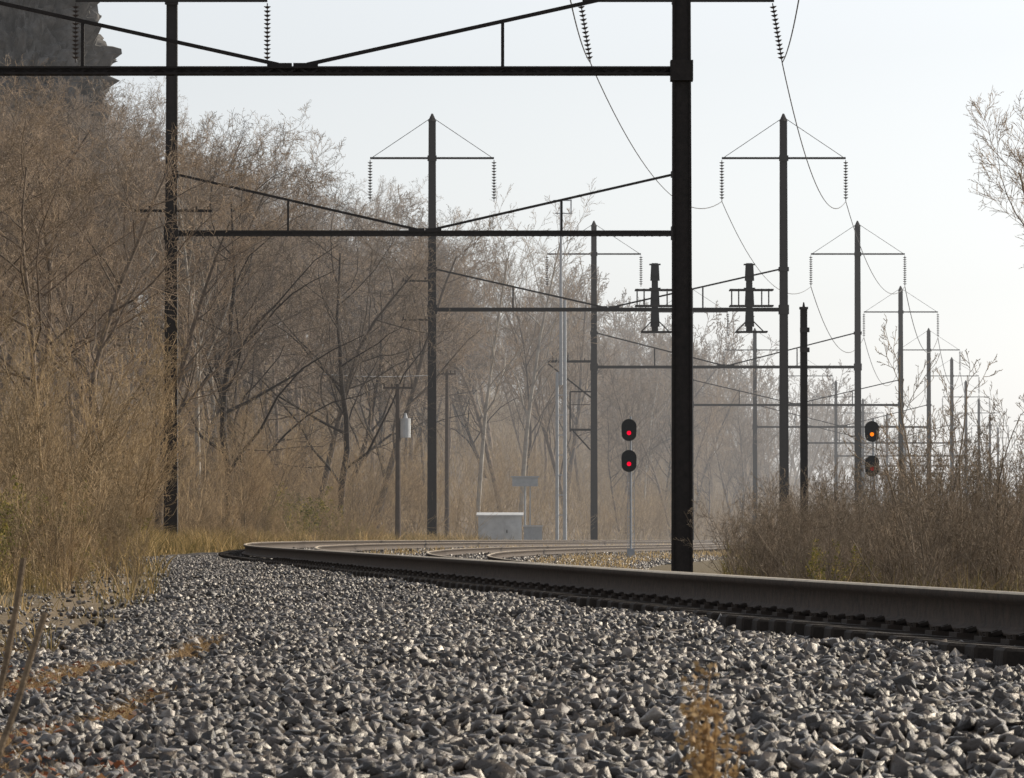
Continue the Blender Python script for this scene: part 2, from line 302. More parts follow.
# ---------------------------------------------------------------- catenary portals
def insul(org, parent, p, q):
    m=MB(org); p=Vector(p); q=Vector(q); n=13; d=q-p
    m.cyl(p,q,.022,n=5)
    for i in range(n):
        a=p+d*((i+.8)/(n+1.2)); m.cyl(a,a+d*(.42/n),.14,.05,8)
    return m.build('insulator',M['porc'],parent)
INS={}
def portal(i, D, xL, xR, yb, yr, ytL, yaL, hw, label, slant=0, small=()):
    XL,XR=PX(xL,D),PX(xR,D); g=float(zg((XL+XR)/2,D)); org=((XL+XR)/2,D,g)
    root=tag(empty('catenary_portal',org),label,'catenary portal','catenary portals over the curving tracks')
    zb=PZ(yb,D); zr=PZ(yr,D); zt=PZ(ytL,D); za=PZ(yaL,D); h=hw/F*D
    for sd,X in ((0,XL),(1,XR)):
        gz=float(zg(X,D))-.2; m=MB(org); w0,w1=.52,.40
        for sg in (-1,1): m.bar((X+sg*(w0/2-.03),D,gz),(X+sg*(w1/2-.03),D,zt-.3),.06,.40,.05,.32)
        m.bar((X,D-.04,gz),(X,D-.04,zt-.3),w0-.13,.22,w1-.11,.18)
        if D<200:
            z=gz+.4
            while z<zt-.5:
                t=(z-gz)/(zt-gz)
                for sg in (-1,1):
                    xx=X+sg*(w0/2-.03+(w1-w0)*t/2)
                    m.box((xx,D-.205+.04*t,z),(.03,.02,.03))
                z+=.2
        m.cyl((X,D,zt-.3),(X,D,zt+.12),.26,.05,6)
        for z_ in (zb,zr): m.box((X,D-.03,z_),(w0+.03,.46,.5 if z_==zb else .22))
        p=m.build('pole',M['steel'],root)
        f=MB(org); f.box((X,D,gz+.12),(1.0,1.0,.35)); f.build('footing',M['conc'],root)
        a=MB(org); a.bar((X-h,D-.3,za),(X+h,D-.3,za),.11,.12); a.box((X,D-.27,za),(.5,.1,.3))
        a.cyl((X-h*.96,D-.3,za+.05),(X,D-.25,zt-.1),.018,n=5); a.cyl((X+h*.96,D-.3,za+.05),(X,D-.25,zt-.1),.018,n=5)
        ca=a.build('crossarm',M['steel'],root)
        for sg in (-1,1):
            sl=slant if sd==1 else 0
            top=(X+sg*h-sl*.2,D-.3,za-.1); bot=(X+sg*h+sl,D-.3,za-2.35)
            insul(org,ca,top,bot); INS[(i,sd,sg)]=bot
    b=MB(org); hh=.21
    for dy in (-.16,.16):
        b.bar((XL,D+dy,zb+hh/2-.03),(XR,D+dy,zb+hh/2-.03),.05,.08); b.bar((XL,D+dy,zb-hh/2+.03),(XR,D+dy,zb-hh/2+.03),.05,.08)
    n=int((XR-XL)/.28)
    for k in range(n):
        x=XL+(XR-XL)*(k+.5)/n; u=(XR-XL)/n/2; sg=1 if k%2 else -1
        b.bar((x-u,D-.13,zb-sg*hh*.4),(x+u,D-.13,zb+sg*hh*.4),.05,.02); b.bar((x-u,D+.13,zb+sg*hh*.4),(x+u,D+.13,zb-sg*hh*.4),.05,.02)
        if D<200: b.box((x,D-.17,zb-hh/2-.012),(.07,.05,.035))
    b.bar((XL,D,zb),(XR,D,zb),.12,.03)
    b.build('beam',M['steel'],root)
    c=(XL+XR)/2; cx=.35
    for sg in (-1,1):
        r=MB(org); e=XL+.2 if sg<0 else XR-.2
        r.bar((e,D,zr),(c+sg*cx,D,zb+.16),.09,.09); r.box((c+sg*.32,D,zb+.15),(.6,.2,.08)); r.build('truss_rod',M['steel'],root)
        t=.46; x=c+sg*(XR-XL)/2*(1-t); zz=zb+(zr-zb)*((abs(x-c)-cx)/((XR-XL)/2-cx))
        q=MB(org); q.bar((x,D,zb),(x,D,zz+.05),.08,.08); q.build('hanger_post',M['steel'],root)
    for (x0,x1,y) in small:
        q=MB(org); q.bar((PX(x0,D),D-.3,PZ(y,D)),(PX(x1,D),D-.3,PZ(y,D)),.1,.1)
        for t in (.05,.2,.8,.95):
            x=PX(x0+(x1-x0)*t,D); q.cyl((x,D-.3,PZ(y,D)),(x,D-.3,PZ(y,D)+.18),.03,.045,6)
        q.build('small_crossarm',M['steel'],root)
    return root
portal(1,114,-98,682,70,-18,-420,-300,144,'nearest catenary portal, thick dark right pole and beam across the picture top')
portal(2,176,171,678.5,233,174,-77,0,96,'catenary portal with tall left pole beside the left grass verge',slant=.3,small=[(134,212,211)])
portal(3,253,432,784,309.5,269,115,158,62,'catenary portal carrying two gantry signals over the right of its beam',small=[(402,431,281),(402,431,320)])
portal(4,337,594,858,367,333,222,254,47,'catenary portal directly beyond the one carrying the gantry signals',small=[(547,594,361)])
portal(5,427,691,901,405,380,287,312,37,'catenary portal fifth away, left pole lined up behind the thick pole')
portal(6,511,755,929,427,405,329,350,31,'catenary portal sixth away, beyond the bushes on the right')
portal(7,596,806,952,443,425,358,376,27,'small catenary portal, seventh away and hazy')
portal(8,684,836,966,456,440,381,397,23.5,'small catenary portal, eighth away and hazy')
portal(9,775,863,979,466,452,399,413,21,'tiny catenary portal, ninth away near the right bushes')
portal(10,870,887,990,474,462,414,426,18.5,'tiny catenary portal, tenth away along the line')
portal(11,970,905,998,480,469,427,438,16.5,'tiny catenary portal, farthest away along the line')
def wire(name, pts, r, label, group):
    S=[(*pts[i],*pts[i+1],r,r) for i in range(len(pts)-1)]; c=np.array(pts[0]); A=np.array(S); A[:,0:3]-=c; A[:,3:6]-=c
    V,Fc=prisms(A,4); o=link(name,npmesh(name,V,Fc),M['wire']); o.location=tuple(c); tag(o,label,'wire',group)
def sag(a,b,s,n=24):
    a=np.array(a);b=np.array(b); return [tuple(a+(b-a)*t-np.array([0,0,4*s*t*(1-t)])) for t in np.linspace(0,1,n)]
for sg,nm in ((-1,'left'),(1,'right')):
    for i in range(1,11):
        o=['first','second','third','fourth','fifth','sixth','seventh','eighth','ninth','tenth','eleventh']
        wire('feeder_wire',sag(INS[(i,1,sg)],INS[(i+1,1,sg)],1.2 if i==1 else 2.2 if i<4 else 2.8),.022 if i<4 else .03,'thin wire sagging on the %s arm side between %s and %s right hand poles'%(nm,o[i-1],o[i]),'overhead feeder wires')
wire('signal_wire',sag((PX(320,230),230,PZ(374,230)),(PX(428,253),252,PZ(376,253)),.1),.03,'short low wire left of the second left hand pole','low wires')
# ---------------------------------------------------------------- signals
def signal(px, D, heads, lens, label):
    X=PX(px,D); g=float(zg(X,D)); org=(X,D,g); root=tag(empty('railway_signal',org),label,'railway signal')
    zt=PZ(heads[0],D)+.55; m=MB(org); m.cyl((X+.08,D+.3,g-.1),(X+.08,D+.3,zt),.055,.045,10); m.box((X+.08,D+.3,g+.2),(.3,.3,.4)); m.build('mast',M['grey'],root)
    l=MB(org)
    for dx in (-.13,.13): l.bar((X+.1+dx,D+.6,g),(X+.1+dx,D+.6,PZ(heads[-1],D)-.2),.02,.02)
    z=g+.3
    while z<PZ(heads[-1],D)-.3: l.bar((X-.03,D+.6,z),(X+.23,D+.6,z),.018,.018); z+=.35
    l.build('ladder',M['grey'],root)
    for y,lc in zip(heads,lens):
        z=PZ(y,D); hd=MB(org); n=20
        ring=[(X+.31*math.cos(2*math.pi*k/n),z+.30*math.sin(2*math.pi*k/n)+(.15 if math.sin(2*math.pi*k/n)>=0 else -.15)) for k in range(n)]
        hd.add([(a,D-.02,b) for a,b in ring]+[(a,D+.02,b) for a,b in ring],[tuple(range(n)),tuple(range(n,2*n))[::-1]]+[(k,n+k,n+(k+1)%n,(k+1)%n) for k in range(n)])
        hd.box((X,D+.18,z),(.3,.32,.5)); h=hd.build('signal_head',M['black'],root)
        v=MB(org); c=(X,z-.12); k2=12; vs=[]
        for k in range(k2+1):
            a=math.pi*(-.08+1.16*k/k2)
            for dy,rr in ((-.02,.12),(-.34,.11)): vs.append((c[0]+rr*math.cos(a),D+dy,c[1]+rr*math.sin(a)))
        v.add(vs,[(2*k,2*k+1,2*k+3,2*k+2) for k in range(k2)])
        v.build('visor',M['black'],h)
        q=MB(org); q.cyl((X,D-.03,z-.12),(X,D-.09,z-.12),.085,.075,14); q.build('lens',M[lc],h)
signal(629,190,(430,461),('red','red'),'two head railway signal showing red lights, left of the thick pole')
signal(872,200,(431.5,466),('amber','off'),'two head railway signal with amber light among the right hand poles')
def gantry_signal(px, label):
    D=252.4; X=PX(px,D); zb=PZ(309,D); org=(X,D,zb); root=tag(empty('gantry_signal',org),label,'railway signal','signals hung on the portal beam')
    m=MB(org); zt=PZ(263,D); z0=PZ(333,D)
    m.bar((X,D,z0),(X,D,zt),.34,.3)
    m.build('mast',M['black'],root)
    for y in (273,297,319):
        q=MB(org); z=PZ(y,D); q.bar((X,D-.25,z-.42),(X,D-.25,z+.42),.50,.25,.42,.25); q.cyl((X,D-.3,z),(X,D-.75,z),.17,.2,10); q.box((X,D-.2,z+.46),(.6,.5,.06)); q.build('signal_head',M['black'],root)
    b=MB(org)
    for y in (290,306,332):
        w=20 if y!=332 else 14; b.bar((PX(px-w,D),D-.5,PZ(y,D)),(PX(px+w+4,D),D-.5,PZ(y,D)),.09,.09); b.bar((PX(px-w,D),D+.5,PZ(y,D)),(PX(px+w+4,D),D+.5,PZ(y,D)),.07,.07)
        for x in (-w+1,w+3): b.bar((PX(px+x,D),D-.5,PZ(y,D)),(PX(px+x,D),D+.5,PZ(y,D)),.07,.07)
    for x in (-18,-11,12,19):
        b.bar((PX(px+x,D),D-.5,PZ(306,D)),(PX(px+x,D),D-.5,PZ(289,D)),.07,.07)
    b.bar((PX(px-14,D),D-.5,PZ(332,D)),(PX(px-4,D),D-.5,PZ(322,D)),.06,.06); b.bar((PX(px+14,D),D-.5,PZ(332,D)),(PX(px+4,D),D-.5,PZ(322,D)),.06,.06)
    b.build('service_cage',M['steel'],root)
gantry_signal(655,'dark gantry signal on the portal beam just left of the thick pole'); gantry_signal(749.5,'dark gantry signal on the portal beam, right of the thick pole')
# ---------------------------------------------------------------- other poles and boxes
def simple(name, px, D, fn, label, cat):
    X=PX(px,D); g=float(zg(X,D)); org=(X,D,g); root=tag(empty(name,org),label,cat); fn(root,org,X,D,g); return root
def tallmast(root,org,X,D,g):
    m=MB(org)
    m.cyl((X-.25,D,g-.2),(X-.25,D,PZ(372,D)),.12,.10,8); m.cyl((X+.25,D,g-.2),(X+.25,D,PZ(300,D)),.13,.10,8); m.cyl((X,D+.1,PZ(385,D)),(X,D+.1,PZ(199,D)),.12,.07,8)
    for y in range(375,535,20): m.bar((X-.25,D,PZ(y,D)),(X+.25,D,PZ(y,D)),.06,.06)
    m.build('mast',M['grey'],root)
    a=MB(org); a.bar((X-.5,D,PZ(200,D)),(X+.7,D,PZ(200,D)),.07,.07); a.bar((X-.4,D,PZ(213,D)),(X+.65,D,PZ(213,D)),.06,.06); a.cyl((X+.65,D,PZ(214,D)),(X+.65,D,PZ(199,D)),.05,n=6); a.build('crossarm',M['grey'],root)
simple('radio_mast',561,300,tallmast,'tall pale grey slender mast between second and third left hand poles','mast')
def stub(root,org,X,D,g):
    m=MB(org); zt=PZ(308,D)
    for sg in (-1,1): m.bar((X+sg*.14,D,g-.2),(X+sg*.12,D,zt),.05,.3)
    m.bar((X,D,g-.2),(X,D,zt),.26,.05); m.box((X,D,zt),(.36,.34,.1)); m.cyl((X,D,zt),(X,D,zt+.25),.08,.03,6); m.build('column',M['steel'],root)
    for z in (PZ(330,D),PZ(350,D)):
        q=MB(org); q.box((X+.03,D-.2,z),(.4,.2,.2)); q.build('bracket',M['steel'],root)
simple('steel_pole',804,200,stub,'short thick dark steel pole standing behind the right hand bushes','pole')
def upole(px,D,ytop,arms,transf,label):
    def f(root,org,X,D,g):
        m=MB(org); m.cyl((X,D,g-.3),(X,D,PZ(ytop,D)),.15,.10,10); m.build('pole',M['wood'],root)
        for y,w in arms:
            q=MB(org); q.bar((X-w,D-.15,PZ(y,D)),(X+w,D-.15,PZ(y,D)),.1,.1)
            for t in (-.9,-.4,.4,.9): q.cyl((X+w*t,D-.15,PZ(y,D)),(X+w*t,D-.15,PZ(y,D)+.2),.04,.05,6)
            q.build('crossarm',M['wood'],root)
        if transf:
            q=MB(org); z=PZ(transf,D); q.cyl((X+.35,D-.1,z-.5),(X+.35,D-.1,z+.4),.24,.24,12); q.cyl((X+.35,D-.1,z+.4),(X+.35,D-.1,z+.65),.1,.05,8); q.build('transformer',M['box'],root)
    return simple('utility_pole',px,D,f,label,'utility pole')
upole(398,220,384,[(388,.7)],427,'wooden utility pole with pale transformer can before the woods')
upole(447,262,369,[(374,.5)],None,'slim wooden utility pole just right of the second left hand pole')
def rack(root,org,D):
    m=MB(org)
    m.bar((PX(547,D),D-.7,PZ(362,D)),(PX(594,D),D-.7,PZ(362,D)),.14,.14); m.bar((PX(548,D),D-.7,PZ(364,D)),(PX(591,D),D-.7,PZ(398,D)),.1,.1)
    m.bar((PX(570,D),D-.7,PZ(392,D)),(PX(570,D),D-.7,PZ(432,D)),.1,.1); m.bar((PX(570,D),D-.7,PZ(392,D)),(PX(594,D),D-.7,PZ(392,D)),.1,.1); m.bar((PX(570,D),D-.7,PZ(430,D)),(PX(594,D),D-.7,PZ(430,D)),.16,.16)
    m.bar((PX(572,D),D-.7,PZ(430,D)),(PX(590,D),D-.7,PZ(450,D)),.1,.1); m.bar((PX(570,D),D-.7,PZ(405,D)),(PX(590,D),D-.7,PZ(405,D)),.05,.05)
    m.bar((PX(592,D),D-.65,PZ(358,D)),(PX(592,D),D-.65,PZ(455,D)),.1,.1)
    m.build('bracket_frame',M['steel'],root)
    for x in (553,560,568):
        q=MB(org); q.cyl((PX(x,D),D-.7,PZ(361,D)),(PX(x,D),D-.7,PZ(353,D)),.09,.05,8); q.build('insulator',M['porc'],root)
D4=337; o4=(PX(585,D4),D4-.65,PZ(455,D4)); rk=tag(empty('equipment_rack',o4),'dark bracket rack fixed on the left of the third left hand pole','equipment rack'); rack(rk,o4,D4)
def cabinet(root,org,X,D,g):
    m=MB(org); w=2.5; h=PZ(514,D)-g; m.box((X,D,g+h/2-.1),(w,1.6,h)); m.build('body',M['box'],root)
    r=MB(org); r.add([(X-w/2-.1,D-.95,g+h-.14),(X+w/2+.1,D-.95,g+h-.14),(X+w/2+.1,D+.95,g+h+.02),(X-w/2-.1,D+.95,g+h+.02),(X-w/2-.1,D-.95,g+h-.06),(X+w/2+.1,D-.95,g+h-.06),(X+w/2+.1,D+.95,g+h+.1),(X-w/2-.1,D+.95,g+h+.1)],[(0,3,2,1),(4,5,6,7),(0,1,5,4),(1,2,6,5),(2,3,7,6),(3,0,4,7)]); r.build('roof',M['box'],root)
    d=MB(org); d.box((X+.7,D-.82,g+.7),(.8,.03,1.2)); dd=d.build('door',M['box'],root); q=MB(org); q.box((X+.4,D-.86,g+.75),(.05,.04,.18)); q.build('handle',M['black'],dd)
simple('equipment_hut',500,270,cabinet,'low white equipment hut at the foot of the woods beyond the track','hut')
def cab2(root,org,X,D,g):
    h=PZ(526,D)-g; m=MB(org); m.box((X,D,g+h/2-.05),(1.05,.8,h)); m.build('body',M['grey'],root); q=MB(org); q.box((X,D,g+h),(1.15,.92,.08)); q.build('lid',M['box'],root)
simple('relay_box',533,268,cab2,'small grey relay box right of the white equipment hut','box')
def board(root,org,X,D,g):
    m=MB(org); m.cyl((X,D,g-.2),(X,D,PZ(484,D)),.06,n=8); m.bar((X+.3,D,g),(X+.3,D,PZ(486,D)),.07,.07); m.build('post',M['grey'],root)
    q=MB(org); q.box((X,D,PZ(482,D)),(1.5,.5,.5)); q.box((X,D,PZ(482,D)+.3),(1.65,.7,.08)); q.build('box',M['grey'],root)
simple('raised_box',525,274,board,'grey box raised on a post above the white equipment hut','box')
# ---------------------------------------------------------------- trees
def grow(seed, H, r0, lean=0, kids=(14,8,7,3), lens=(.42,.5,.48,.5), wob=(.08,.16,.18,.2,.22), start=.22, trop=(.05,.12,.13,.10,.06), tops=.9, minr=.010, multi=1, a0=25, a1=52):
    r=random.Random(seed); segs=[[] for _ in range(5)]; NS=(9,6,4,3,2)
    def br(p,d,L,rad,lev):
        n=NS[lev]; pts=[p]; ds=[]
        for i in range(n):
            d=(d[0]+r.gauss(0,wob[lev]),d[1]+r.gauss(0,wob[lev]),d[2]+r.gauss(0,wob[lev])*.7+trop[lev])
            l=math.sqrt(d[0]**2+d[1]**2+d[2]**2); d=(d[0]/l,d[1]/l,d[2]/l)
            q=(p[0]+d[0]*L/n,p[1]+d[1]*L/n,p[2]+d[2]*L/n)
            ra=max(minr*.7,rad*(1-.8*i/n)); rb=max(minr*.6,rad*(1-.8*(i+1)/n)); segs[lev].append((*p,*q,ra,rb)); pts.append(q); ds.append(d); p=q
        if lev>=4: return
        k=kids[lev]
        for j in range(k):
            t=(start if lev==0 else .12)+(1-(start if lev==0 else .12))*((j+r.random())/k); t=min(t,.999)
            i=int(t*n); f=t*n-i; a=pts[i]; b=pts[i+1]; q=tuple(a[m]+(b[m]-a[m])*f for m in range(3)); dd=ds[i]
            ang=R_(r.uniform(a0,a1)); ph=r.uniform(0,6.283)
            u=Vector(dd).cross(Vector((.3,.2,1))).normalized(); v=Vector(dd).cross(u)
            w=Vector(dd)*math.cos(ang)+(u*math.cos(ph)+v*math.sin(ph))*math.sin(ang)
            br(q,tuple(w),L*lens[lev]*(1.15-.65*t)*r.uniform(.7,1.2),max(minr,rad*(1-.8*t)*r.uniform(.4,.6)),lev+1)
    for m in range(multi):
        a=r.uniform(0,6.28); tl=0 if multi==1 else r.uniform(.12,.6)
        br((.15*math.cos(a)*(multi>1),.15*math.sin(a)*(multi>1),-.3),(lean+tl*math.cos(a),tl*math.sin(a),1),H*tops*(r.uniform(.6,1) if multi>1 else 1),r0,0)
    return segs
def proto_meshes(seed, name, m1, m2, **k):
    S=grow(seed,**k); V,Fc=prisms(S[0]+S[1],6); a=npmesh(name+'_trunk',V,Fc); a.materials.append(m1)
    V,Fc=prisms(S[2]+S[3]+S[4],3); b=npmesh(name+'_crown',V,Fc); b.materials.append(m2)
    zt=V[:,2].max(); return a,b,zt
LOWT=(.04,.045,.03,.03,.02); SPR=dict(trop=LOWT,lens=(.52,.52,.48,.5),a0=32,a1=68,wob=(.10,.18,.20,.22,.25))
TP=[proto_meshes(100+i,'tree',M['bark'],M['twig'],H=17,r0=.14+.03*(i%3),lean=[0,.1,-.12,.05,.18,-.05][i],start=[.25,.35,.2,.4,.3,.35][i],**(SPR if i in (1,3,4,5) else {})) for i in range(6)]
TD=[proto_meshes(200+i,'tree',M['darkbark'],M['darktwig'],H=17,r0=.22,lean=[.25,-.2][i],start=.18,lens=(.6,.5,.5,.5),wob=(.14,.2,.25,.25,.25),a0=35,a1=72,trop=LOWT) for i in range(2)]
TW=[proto_meshes(300+i,'tree',M['pale'],M['twig'],H=18,r0=.15,lean=.0,start=.35,kids=(12,6,5,3),wob=(.04,.16,.18,.2,.2)) for i in range(2)]
SP=[proto_meshes(400+i,'shrub',M['shrub'],M['shrub'],H=3.2,r0=.018,kids=(7,4,3,2),start=.1,minr=.005,multi=9,tops=1.0,lens=(.4,.5,.5,.5)) for i in range(4)]
SG=[proto_meshes(450+i,'scrub',M['scrub'],M['scrub'],H=3.2,r0=.015,kids=(6,4,3,2),start=.15,minr=.0045,multi=8,tops=1.0,lens=(.4,.5,.5,.5),a0=25,a1=65) for i in range(4)]
SA=[proto_meshes(500+i,'sapling',M['shrub'],M['shrub'],H=7,r0=.035,kids=(10,5,3,2),start=.15,minr=.007,multi=4,tops=1.0,lens=(.4,.5,.5,.5)) for i in range(4)]
SS=[proto_meshes(550+i,'sapling',M['scrub'],M['scrub'],H=5,r0=.028,kids=(9,5,3,2),start=.15,minr=.006,multi=3,tops=1.0,lens=(.35,.45,.5,.5)) for i in range(3)]
def plant(name, P, X, Y, H, label, cat, group, parts=('trunk','crown'), z=None, rz=None):
    g=float(zg(X,Y)) if z is None else z; k=H/P[2]
    r=tag(empty(name,(X,Y,g),random.uniform(0,6.28) if rz is None else rz),label,cat,group); r.scale=(k*random.uniform(.9,1.1),k*random.uniform(.9,1.1),k)
    for me,n in ((P[0],parts[0]),(P[1],parts[1])):
        o=bpy.data.objects.new(n,me); C.objects.link(o); o.parent=r
    return r
SKX=[-100,0,60,105,130,200,300,350,400,430,500,540,600,690,780,850,930,1020]; SKY=[45,50,62,76,84,94,124,134,205,215,170,190,250,285,320,355,395,430]
def skyz(px,D): return PZ(np.interp(px,SKX,SKY),D)
nt=0; rr=random.Random(5); placed=[]
bands=[(-999,171,'bare tree on the hillside left of the tall left hand pole','bare trees left of the first pole'),(171,432,'bare brown tree in the woods between first and second left hand poles','bare trees between first and second pole'),(432,594,'hazy bare tree in the woods between second and third left hand poles','bare trees between second and third pole'),(594,1100,'faint bare tree on the far hillside right of third left hand pole','bare trees right of third pole')]
def blocked(px,D): return (D<178 and 138<px<204) or (D<254 and (418<px<446 or 383<px<412)) or (D<272 and 470<px<545) or (D<339 and 585<px<603) or (D<302 and 552<px<570)
tries=0
while nt<190 and tries<9000:
    tries+=1; D=rr.choice([rr.uniform(135,260),rr.uniform(200,420),rr.uniform(300,640)]); px=rr.uniform(-60,900); X=PX(px,D); s=X-float(TR(D))
    if s>-11.5 or s<-75 or blocked(px,D): continue
    if any((X-a)**2+(D-b)**2<(2.4+D*.006)**2 for a,b in placed): continue
    g=float(zg(X,D)); Hm=float(skyz(px,D))-g
    if Hm<6: continue
    H=min(Hm*rr.uniform(.8,1.03),rr.uniform(15,23)); placed.append((X,D)); nt+=1
    b=[q for q in bands if q[0]<=px<q[1]][0]; q=rr.random()
    if q<.10: P=TD[nt%2]; lab=b[2].replace('bare','dark limbed bare',1); gp=b[3].replace('bare','dark bare')
    elif q<.16: P=TW[nt%2]; lab=b[2].replace('bare','pale trunked bare',1); gp=b[3].replace('bare','pale bare')
    else: P=TP[nt%6]; lab=b[2]; gp=b[3]
    plant('bare_tree',P,X,D,H,lab,'tree',gp)
for k in range(14):
    px=rr.uniform(-10,122); D=rr.uniform(200,318); X=PX(px,D); plant('bare_tree',TP[k%6],X,D,min(23,float(PZ(rr.uniform(62,92),D))-float(zg(X,D))),'bare tree standing right under the rock cliff at top left','tree','bare trees under the cliff')
nf=0
while nf<34:
    D=rr.uniform(350,620); px=rr.uniform(600,850); X=PX(px,D); s=X-float(TR(D))
    if s>-11 or s<-34: continue
    nf+=1; g=float(zg(X,D)); plant('bare_tree',(TP+TW)[nf%8],X,D,max(5,min(19,float(skyz(px,D))-g)*rr.uniform(.65,1)),bands[3][2],'tree',bands[3][3])
print('trees',nt,tries)
def hero(px,D,ytop,P,label,rz=0):
    X=PX(px,D); g=float(zg(X,D)); plant('bare_tree',P,X,D,float(PZ(ytop,D))-g,label,'tree',None,rz=rz)
hero(275,215,200,TD[0],'dark leaning tree with spreading limbs right of the tall left pole',2.6)
hero(345,228,175,TD[1],'dark spreading tree standing left of the second left hand pole',.8)
hero(225,205,110,TD[1],'tall dark bare tree with arching limbs just right of the tall left pole',4)
hero(30,150,75,TP[1],'large bare tree at the left edge below the rock cliff',.5)
hero(90,165,88,TP[4],'bare tree just left of the tall left hand pole',2)
hero(478,300,185,TW[0],'pale barked sycamore rising above the equipment hut',.3)
hero(520,330,175,TW[1],'pale sycamore left of the tall grey mast',1.3)
hero(1140,150,80,TP[0],'bare tree beyond the right edge, its thin twigs reaching into the sky',.3)
def many(n, D0,D1,p0,p1,s0,s1,protos,H0,H1,name,label,cat,group,parts=('stem','twigs'),seed=1,taper=None):
    r=random.Random(seed); k=0; t=0
    while k<n and t<n*80:
        t+=1; D=r.uniform(D0,D1); px=r.uniform(p0,p1); X=PX(px,D); s=X-float(TR(D))
        if s<s0 or s>s1 or blocked(px,D): continue
        k+=1; H=r.uniform(H0,H1)
        if taper: H*=taper(px)
        plant(name,protos[k%len(protos)],X,D,H,label,cat,group,parts)
    return k
rt=lambda px: .72+.28*min(1,max(0,(px-745)/110))
print(many(26,105,175,-40,135,-16,-4.6,SA,3.5,7.5,'sapling','thin tan sapling in the thicket left of the tall left hand pole','sapling','saplings at the left edge',seed=2),
many(60,178,300,175,430,-17,-7.6,SA,2.8,7.0,'sapling','thin sapling in the thicket between first and second left hand poles','sapling','saplings between first and second pole',seed=3),
many(26,255,420,435,690,-24,-9,SA,2.5,6,'sapling','hazy sapling below the woods right of second left hand pole','sapling','saplings right of the second pole',seed=4),
many(40,340,560,600,800,-26,-8,SA,3,7,'sapling','faint hazy sapling at the foot of the far hillside, right of third left pole','sapling','saplings on the far hillside',seed=14),
many(60,50,150,-30,150,-12,-2.9,SP,.7,1.9,'bare_shrub','low tan shrub on the grassy verge at the left','shrub','low shrubs at the left',seed=5),
many(66,140,260,165,425,-14,-3.6,SP,.6,2.2,'bare_shrub','low tan shrub between first and second left hand poles','shrub','low shrubs between poles',seed=6),
many(125,78,150,742,1060,9.3,40,SG,1.8,3.3,'bare_shrub','bare grey tan shrub in the scrub right of the thick pole','shrub','shrubs at the right',seed=7,taper=rt),
many(12,90,140,760,900,10,40,SS,2.6,3.8,'sapling','thin sapling standing in the scrub in front of the short steel pole','sapling','saplings in the right scrub',seed=18),
many(24,80,140,905,1060,10,40,SS,3.0,5.4,'sapling','tall thin sapling rising from the scrub at the right edge','sapling','saplings at the right edge',seed=8))
def leafy(seed, H=2.0, n=1300):
    r=np.random.RandomState(seed); S=grow(seed,H=H,r0=.02,kids=(5,3,2,0),start=.15,minr=.005,multi=8,tops=1.0)
    A=np.array(S[1]+S[2]+S[3]); V,Fc=prisms(S[0]+S[1]+S[2]+S[3],3); a=npmesh('shrub_stem',V,Fc); a.materials.append(M['shrub'])
    i=r.randint(0,len(A),n); t=r.rand(n,1); c=A[i,0:3]*(1-t)+A[i,3:6]*t+r.normal(0,.04,(n,3)); c[:,2]=np.abs(c[:,2])
    u=r.normal(size=(n,3)); u/=np.linalg.norm(u,axis=1)[:,None]; v=np.cross(u,r.normal(size=(n,3))); v/=np.linalg.norm(v,axis=1)[:,None]; l=r.uniform(.025,.055,(n,1))
    V=np.stack([c-u*l,c+v*l*.5,c+u*l,c-v*l*.5],1).reshape(-1,3); Fc=np.arange(4*n).reshape(-1,4)
    b=npmesh('shrub_leaves',V,Fc,r.beta(2,2,n)); b.materials.append(M['leaf']); return a,b,H
LF=[leafy(60+i) for i in range(3)]
many(12,75,130,738,1050,9.3,34,LF,.8,1.4,'leafy_shrub','olive leaved shrub low in the scrub right of the thick pole','shrub','leafy shrubs at the right',('stem','leaves'),seed=9)
many(12,185,240,270,350,-14,-7,LF,1.6,3.0,'leafy_shrub','greenish shrub below the dark leaning tree','shrub','green shrubs below the dark tree',('stem','leaves'),seed=10)
many(34,55,140,-20,160,-11,-3.3,LF,.6,1.6,'leafy_shrub','olive leaved weed bush on the left verge','shrub','leafy shrubs at the left',('stem','leaves'),seed=12)
many(20,145,230,170,400,-11,-4,LF,.5,1.3,'leafy_shrub','low olive weed bush on the verge right of the tall left pole','shrub','leafy shrubs right of the tall left pole',('stem','leaves'),seed=13)
def farwood():
    r=random.Random(77); S=grow(900,H=18,r0=.2,kids=(9,6,4,2)); A=np.array([x for l in S for x in l]); A[:,6:8]=np.maximum(A[:,6:8],.03); out=[]; n=0;t=0
    while n<190 and t<9000:
        t+=1; D=r.uniform(560,1300); px=r.uniform(350,1010); X=PX(px,D); s=X-float(TR(D))
        if s>-12: continue
        g=float(zg(X,D)); Hm=float(skyz(px,D))-g
        if Hm<7: continue
        k=min(Hm,24)/16.5*r.uniform(.75,1); a=r.uniform(0,6.28); B=A.copy(); c,s_=math.cos(a),math.sin(a)
        for o in (0,3):
            x,y=A[:,o].copy(),A[:,o+1].copy(); B[:,o]=(x*c-y*s_)*k+X; B[:,o+1]=(x*s_+y*c)*k+D; B[:,o+2]=A[:,o+2]*k+g
        B[:,6:8]*=1.3; out.append(B); n+=1
    V,Fc=prisms(np.concatenate(out),3); tag(link('far_woods',npmesh('far_woods',V,Fc),M['twig']),'far off hazy mass of leafless woods along the railway','woods',kind='stuff'); print('far',n,t)
farwood()
